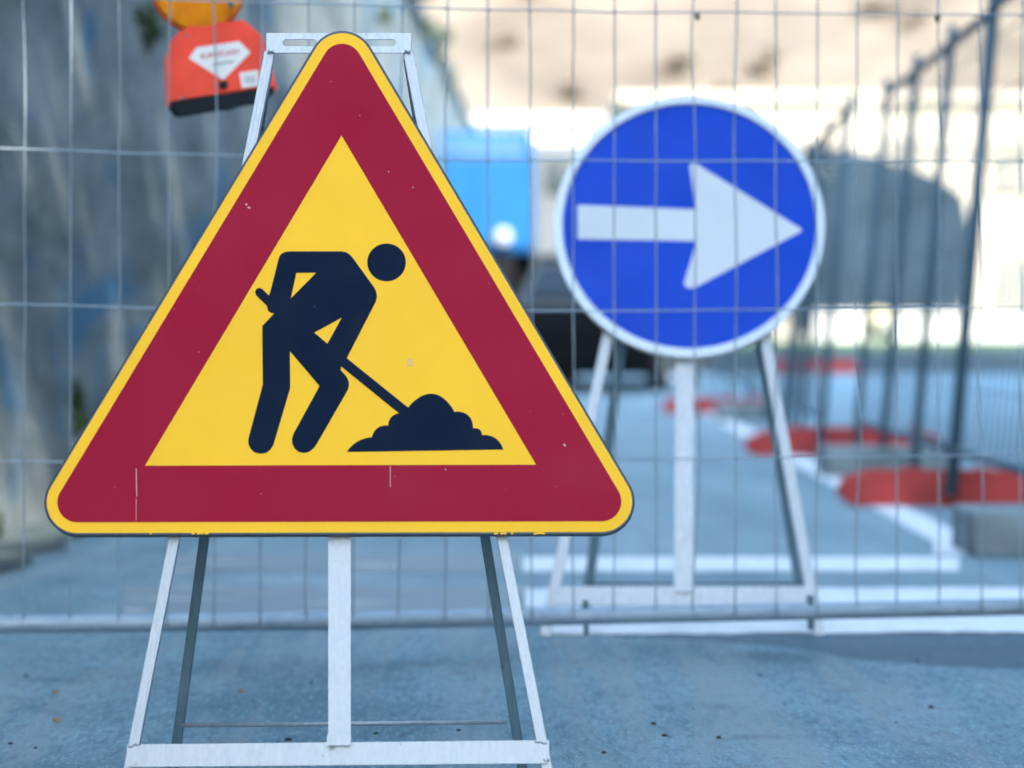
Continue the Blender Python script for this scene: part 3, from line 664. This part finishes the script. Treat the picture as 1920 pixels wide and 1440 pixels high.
# silver hatchback, tail to the camera, turned a little
def car(loc, rot):
    th = thing('parked_car', (0, 0, 0), 'silver parked car seen from behind between the two signs, under the blue lorry', 'car')
    W = 1.78
    side = [(0, .35), (.0, .75), (.06, .98), (.25, 1.02), (3.1, 1.0), (4.1, .86), (4.3, .7), (4.32, .35), (3.75, .32), (3.6, .58), (3.3, .66), (3.0, .58), (2.85, .32), (1.25, .3), (1.1, .58), (.8, .66), (.5, .58), (.36, .32)]
    MB().prism([[V((0, y, z)) for y, z in side]], (1, 0, 0), -W / 2, W / 2).build('body', M['trim'], th, bevel=.05, seg=3)
    mb = MB(); lo = [(-.82, .12, 1.0), (.82, .12, 1.0), (.82, 3.15, 1.0), (-.82, 3.15, 1.0)]; hi = [(-.6, .55, 1.62), (.6, .55, 1.62), (.6, 2.3, 1.6), (-.6, 2.3, 1.6)]
    mb.add(lo + hi, [(0, 1, 5, 4), (1, 2, 6, 5), (2, 3, 7, 6), (3, 0, 4, 7), (4, 5, 6, 7), (3, 2, 1, 0)]); cab = mb.build('cabin', M['silver'], th, bevel=.06, seg=3); mb = MB(); mb.add([(-.66, .135, 1.14), (.66, .135, 1.14), (.56, .43, 1.5), (-.56, .43, 1.5), (-.66, .2, 1.14), (.66, .2, 1.14), (.56, .5, 1.5), (-.56, .5, 1.5)], [(0, 1, 2, 3), (5, 4, 7, 6), (0, 4, 5, 1), (1, 5, 6, 2), (2, 6, 7, 3), (3, 7, 4, 0)]); mb.build('rear_window', M['glassdark'], cab)
    MB().box((0, 1.42, 1.625), (1.24, 1.9, .06)).build('roof', M['silver'], cab, bevel=.025)
    mb = MB()
    for s in (-1, 1):
        mb.bar((s * .82, .12, 1.0), (s * .62, .56, 1.6), .09, .05, (s, -.5, .4)); mb.bar((s * .835, 1.5, 1.0), (s * .625, 1.5, 1.6), .08, .05, (s, 0, .3)); mb.bar((s * .82, 3.15, 1.0), (s * .62, 2.32, 1.6), .08, .05, (s, 0, .3))
    build_each(mb, 'pillar', M['silver'], cab)
    MB().box((0, -.02, .43), (W - .02, .16, .24)).build('bumper', M['trim'], th, bevel=.03)
    MB().box((0, 1.9, .27), (1.6, 3.9, .12)).build('underside', M['trim'], th)
    for s in (-1, 1):
        MB().box((s * .76, .02, .8), (.22, .1, .2)).build('tail_light', M['tail'], th, bevel=.02)
        MB().box((s * .98, 2.75, 1.05), (.2, .1, .14)).build('mirror', M['silver'], th, bevel=.03)
    for s in (-1, 1):
        for y in (.8, 3.3): wheel((s * .8, y, .32), (s, 0, 0), .32, .2, th)
    th.location = loc; place(th, rot)
car((.80, 34.5, gz(34.5)), -12)
def lorry(loc, rot):
    th = thing('blue_lorry', (0, 0, 0), 'tall sky blue lorry parked by the grey wall beyond the triangular sign', 'lorry')
    W = 1.9; x0 = -W / 2
    b = MB().box((0, 2.6, 2.72), (W, 5.0, 1.96)).build('box_body', M['bluebody'], th, bevel=.16, seg=4)
    MB().box((0, .09, 3.4), (W - .3, .05, .34)).build('pale_band', M['bluelight'], b, bevel=.01)
    mb = MB()
    for s in (-1, 1): mb.box((s * .46, .085, 2.6), (.86, .04, 1.5))
    build_each(mb, 'rear_door', M['bluebody'], b, .01)
    MB().box((0, 2.9, 1.25), (1.3, 5.8, .95)).build('chassis', M['trim'], th)
    MB().box((0, 6.1, 1.7), (1.85, 1.7, 2.0)).build('cab', M['bluelight'], th, bevel=.12)
    MB().box((0, .1, .72), (1.8, .12, .2)).build('rear_bumper', M['trim'], th)
    for s in (-1, 1):
        MB().box((s * .8, .04, .9), (.26, .06, .14)).build('tail_light', M['tail'], th)
        for y in (1.3, 5.9): wheel((s * .78, y, .42), (s, 0, 0), .42, .28, th)
        MB().box((s * 1.08, 5.6, 2.2), (.2, .1, .4)).build('mirror', M['trim'], th, bevel=.03)
    MB().lathe([(.13, 0), (.13, .08), (.06, .12)], (.48, .02, 2.02), (0, -1, 0), 24).build('reversing_lamp', mat('lamp_glass', (.30, .32, .34), .3), th)
    th.location = loc; place(th, rot)
lorry((-.62 + .0, 46.5, gz(46.5)), -1)
def van(loc, rot):
    th = thing('grey_van', (0, 0, 0), 'light grey high roofed van parked beside the blue lorry, mostly behind the round sign', 'van')
    side = [(0, .5), (.0, 3.5), (.1, 3.6), (4.4, 3.6), (5.0, 2.7), (5.5, 1.7), (6.1, 1.45), (6.2, .5)]
    W = 2.0
    b = MB().prism([[V((0, y, z)) for y, z in side]], (1, 0, 0), -W / 2, W / 2).build('body', M['vangrey'], th, bevel=.09, seg=3)
    mb = MB()
    for s in (-1, 1): mb.box((s * .48, -.012, 3.05), (.7, .04, .6))
    build_each(mb, 'rear_window', M['glassdark'], b)
    MB().box((0, -.012, 1.75), (.02, .03, 2.3)).build('door_seam', M['trim'], b)
    for s in (-1, 1):
        MB().box((s * (W / 2 + .02), 5.0, 1.95), (.04, .8, .6)).build('side_window', M['glassdark'], b)
        MB().box((s * .93, .0, 1.5), (.1, .06, .5)).build('tail_light', M['tail'], b)
        for y in (1.2, 5.0): wheel((s * .85, y, .36), (s, 0, 0), .36, .22, th)
    MB().box((0, -.03, .55), (W, .16, .2)).build('bumper', M['trim'], th)
    th.location = loc; place(th, rot)
van((1.38, 48.5, gz(48.5)), -3)

# ------------------------------------------------------------------ far buildings, low wall, dark mass in place of a shadow
def house(name, x0, x1, y0, y1, z0, z1, rows, cols, m, label, roofz, wincol):
    th = thing(name, ((x0 + x1) / 2, y0, z0), label, 'building')
    MB().box(((x0 + x1) / 2, (y0 + y1) / 2, (z0 + z1) / 2), (x1 - x0, y1 - y0, z1 - z0)).build('wall', m, th)
    MB().box(((x0 + x1) / 2, (y0 + y1) / 2, z1 + roofz / 2), (x1 - x0 + .8, y1 - y0 + .8, roofz)).build('roof', M['roof'] if roofz > .3 else m, th, bevel=.05)
    MB().box(((x0 + x1) / 2, y0 - .06, z0 + (z1 - z0) * .8), (x1 - x0, .12, .2)).build('string_course', M['stone'], th)
    for r in range(rows):
        for c_ in range(cols):
            cx = x0 + (x1 - x0) * (c_ + .5) / cols; cz = z0 + (z1 - z0) * (r + .5) / rows
            wf = MB().box((cx, y0 - .03, cz), (1.0, .06, 1.4)).build('window', wincol, th); MB().box((cx, y0 - .08, cz - .75), (1.2, .2, .08)).build('sill', M['stone'], wf)
house('pale_building', 3.2, 30, 80, 90, .6, 7.2, 2, 9, M['cream'], 'long sunlit cream building behind the fences, below the dry hillside', .25, M['shutter'])
house('white_building', -3.0, 3.0, 84, 92, .6, 6.9, 2, 3, M['whitewall'], 'bright white building glimpsed above the blue lorry', .25, M['shutter'])
lw = thing('low_wall', (10, 61, .6), 'low sunlit white wall at the far right beyond the road', 'wall')
MB().box((12.2, 61.2, .9), (12, .3, .75)).build('wall_face', M['whitewall'], lw); MB().box((12.2, 61.2, 1.3), (12.1, .4, .06)).build('coping', M['whitewall'], lw)
tp = [(1548, 300), (1600, 305), (1665, 325), (1740, 348), (1785, 378), (1800, 440), (1803, 520), (1780, 570), (1700, 590), (1548, 600)]
tl = thing('covered_load', at(1680, 590, 65), 'dark slate tarpaulin covered load standing behind the low white wall', 'covered load')  # building shadow modelled as a solid dark shape behind the low wall
base = [at(x, y, 65) for x, y in tp]
MB().prism([base], (0, -1, 0), -3.0, 0).build('tarpaulin', M['tarp'], tl, bevel=.25, seg=4)  # one dark slate prism extruded from the shadow outline
MB().box((at(1680, 620, 66.5).x, 66.5, 1.0), (2.8, 2.4, .8)).build('pallet_stack', M['bark'], tl)
fs = thing('flowering_shrub', at(1645, 640, 60), 'small flowering shrub with pale yellow blossom in front of the low white wall', 'shrub')
rnd = random.Random(9); c0 = at(1645, 622, 60)
MB().leaves(c0, (.28, .28, .3), 260, .12, rnd).build('foliage', M['leaf'], fs); MB().leaves(at(1645, 590, 60), (.24, .24, .2), 240, .1, rnd).build('blossom', M['bloom'], fs)

# ------------------------------------------------------------------ plants
def shrub(name, c, rad, num, size, m, label, cat='shrub', group=None, seed=0, clumps=7):
    rnd = random.Random(seed); th = thing(name, V(c) - V((0, 0, rad[2])), label, cat, group)
    MB().leaves(c, rad, num, size, rnd, clumps).build('foliage', m, th)
    mb = MB(); b = V(c) - V((0, 0, rad[2]))
    for i in range(5): mb.tube([b, b.lerp(V(c), .5) + V((rnd.uniform(-.2, .2) * rad[0], rnd.uniform(-.2, .2) * rad[1], 0)), V(c) + V((rnd.uniform(-.6, .6) * rad[0], rnd.uniform(-.6, .6) * rad[1], rnd.uniform(0, .6) * rad[2]))], [.03 * rad[2], .02 * rad[2], .008 * rad[2]], 5)
    mb.build('stems', M['bark'], th); return th
def onwall(px, py):                    # where a sight line meets the retaining wall
    d = ray(px, py); y = -2.03 / (d.x / d.y - .0209); return at(px, py, y)
for i, (px, py, r_, sc_, lb) in enumerate(((108, 770, .055, 2.0, 'small green plant growing out of the grey wall, left of the triangular sign'), (245, 50, .07, 2.2, 'small green plant high on the grey wall near the hazard lamp'), (700, 30, .12, 1.0, 'tuft of leaves high on the grey wall above the triangular sign'))):
    c0 = onwall(px, py) + V((.08, 0, 0)); shrub('wall_plant', c0, (r_, r_ * 1.6, r_ * sc_), 170, .05, M['leaf'], lb, 'plant', None, 30 + i)
for i, (px, py) in enumerate(((8, 1030), (30, 1015), (-20, 1045))):
    c0 = gp(px, py); shrub('weed_tuft', c0 + V((-.12, 0, .04)), (.08, .2, .05), 200, .05, M['leafdark'], ('dark weed at the foot of the grey wall, at the left edge of the picture', 'second dark weed at the foot of the grey wall, slightly farther along', 'dark weed at the wall foot nearest the camera')[i], 'plant', None, 40 + i)
for i, y in enumerate((34, 37.5, 41, 45, 50)):
    shrub('trailing_shrub', V((wx(y) - .25 + .1 * (i % 2), y, WH + .1 + .12 * (i % 2))), (.35, 1.3, .35), 420, .14, M['leafdark'], ('dark shrub trailing over the top of the grey wall where it leaves the picture', 'second dark shrub along the top of the grey wall', 'middle one of the dark shrubs along the wall top', 'fourth dark shrub along the top of the wall, nearer the lorry', 'farthest dark shrub on the wall top above the blue lorry')[i], 'shrub', 'shrubs along the top of the grey wall', 50 + i)
rnd = random.Random(21)
def hillz(x, y): return .6 + (y - 90) * .62 + 2.2 * noise.noise(V((x * .06, y * .05, 1))) * min(1, (y - 90) / 20) + .9 * noise.noise(V((x * .25, y * .2, 4)))
for i in range(30):
    x = rnd.uniform(-3, 19); y = rnd.uniform(100, 118) if i < 20 else rnd.uniform(96, 101); r_ = rnd.uniform(.5, 1.1)
    shrub('dry_shrub', V((x, y, hillz(x, y) + r_ * .55)), (r_, r_, r_ * .7), 150, .3, M['drybrush'], 'dry brown shrub on the pale hillside behind the buildings', 'shrub', 'dry shrubs on the hillside', 70 + i, 6)

# crumbs of debris and leaves on the asphalt
rnd = random.Random(17)
spots = [(583, 1281), (1226, 1358), (1166, 1210), (1425, 1267), (1132, 1412), (1348, 1384), (1246, 1380), (1680, 1355), (1745, 1327), (1720, 1240), (1810, 1182), (1862, 1182), (740, 1140), (20, 1395), (67, 1403), (540, 1388), (860, 1370), (1300, 1330), (50, 1268), (705, 1376)]
for i, (x, y) in enumerate(spots):
    c0 = gp(x, y); r_ = rnd.uniform(.002, .006); bm = MB(); n_ = 7
    ring = [[V((c0.x + r_ * s * math.cos(a) * rnd.uniform(.7, 1.3), c0.y + r_ * 1.6 * s * math.sin(a) * rnd.uniform(.7, 1.3), h)) for a in [k * 2 * math.pi / n_ for k in range(n_)]] for s, h in ((1, .0), (.85, r_ * .5), (.3, r_ * .8))]
    bm.v = [tuple(p) for q in ring for p in q]
    for j in range(2):
        for k_ in range(n_): bm.f.append((j * n_ + k_, j * n_ + (k_ + 1) % n_, (j + 1) * n_ + (k_ + 1) % n_, (j + 1) * n_ + k_))
    bm.f.append(tuple(2 * n_ + k_ for k_ in range(n_)))
    tag(bm.build('debris_crumb', M['debris']), 'small dark crumb of debris lying on the asphalt', 'debris', 'dark crumbs of debris on the asphalt')
for x, y, lb in ((452, 1298, 'small brown dry leaf on the asphalt behind the left legs of the triangular sign'), (104, 1300, 'pale brown dry leaf on the asphalt at the far left'), (105, 1353, 'brown dry leaf on the asphalt nearest the lower left corner')):
    c0 = gp(x, y) + V((0, 0, .003)); r_ = .007
    pts = [c0 + V((r_ * math.cos(a) * (1 + .3 * math.cos(3 * a)), 1.5 * r_ * math.sin(a), .003 * math.sin(2 * a))) for a in [k * math.pi / 6 for k in range(12)]]
    mb = MB(); mb.add(pts + [c0 + V((0, 0, .005))], [(k, (k + 1) % 12, 12) for k in range(12)]); tag(mb.build('dry_leaf', M['leafbrown']), lb, 'leaf')

# ------------------------------------------------------------------ unseen block added to shade the road, and trees that dapple the wall
BH = 12.1
ab = thing('apartment_block', (10, -10, 0), 'pale grey apartment block on the right behind the camera shading the road', 'building')
MB().box((7.5, -10.5, BH / 2), (5.0, 69, BH)).build('wall', M['facade'], ab)
MB().box((14.2, 19, 9.0), (8.4, 22, 18)).build('rear_wing', M['facade'], ab)  # taller unseen wing, added to shade the far right of the road
MB().box((7.5, -10.5, BH + .06), (4.9, 69.2, .12)).build('roof', M['roof'], ab)
mb = MB()
for r in range(4):
    for c_ in range(22): mb.box((4.98, -43 + c_ * 3, 1.7 + r * 2.9), (.08, 1.1, 1.5))
build_each(mb, 'window', M['glassdark'], ab)
def tree(x, y, z, r, label, seed):
    th = thing('street_tree', (x, y, 0), label, 'tree', 'tall trees beside the apartment block'); rnd = random.Random(seed)
    MB().tube([V((x, y, 0)), V((x + .2, y, z * .4)), V((x - .1, y + .1, z * .8)), V((x, y, z + r[2] * .5))], [.3, .22, .15, .05], 10).build('trunk', M['bark'], th)
    mb = MB()
    for i in range(14):
        a = rnd.uniform(0, 6.3); h = z + rnd.uniform(-.6, .5) * r[2]; mb.tube([V((x, y, h - 1)), V((x + math.cos(a) * r[0] * .5, y + math.sin(a) * r[1] * .5, h)), V((x + math.cos(a) * r[0] * .95, y + math.sin(a) * r[1] * .95, h + .7))], [.09, .06, .02], 6)
    mb.build('branches', M['bark'], th)
    MB().leaves((x, y, z), r, 560, .36, rnd, 22, .1).build('crown', M['leafdark'], th)
for i, (y, z) in enumerate(((-13, 12.3), (-9.3, 11.9), (-5.8, 12.2), (-2.2, 11.8), (1.4, 12.2), (4.6, 12.6))):
    tree(3.7, y, z, (1.5, 2.4, 2.7), ('tall tree beside the apartment block, well behind the camera', 'second tall tree behind the camera beside the apartment block', 'third tall tree beside the apartment block', 'tall tree beside the apartment block, nearest the camera', 'fifth tall tree beside the apartment block, just ahead of the camera', 'tall tree beside the apartment block, farthest along the road')[i], i + 1)
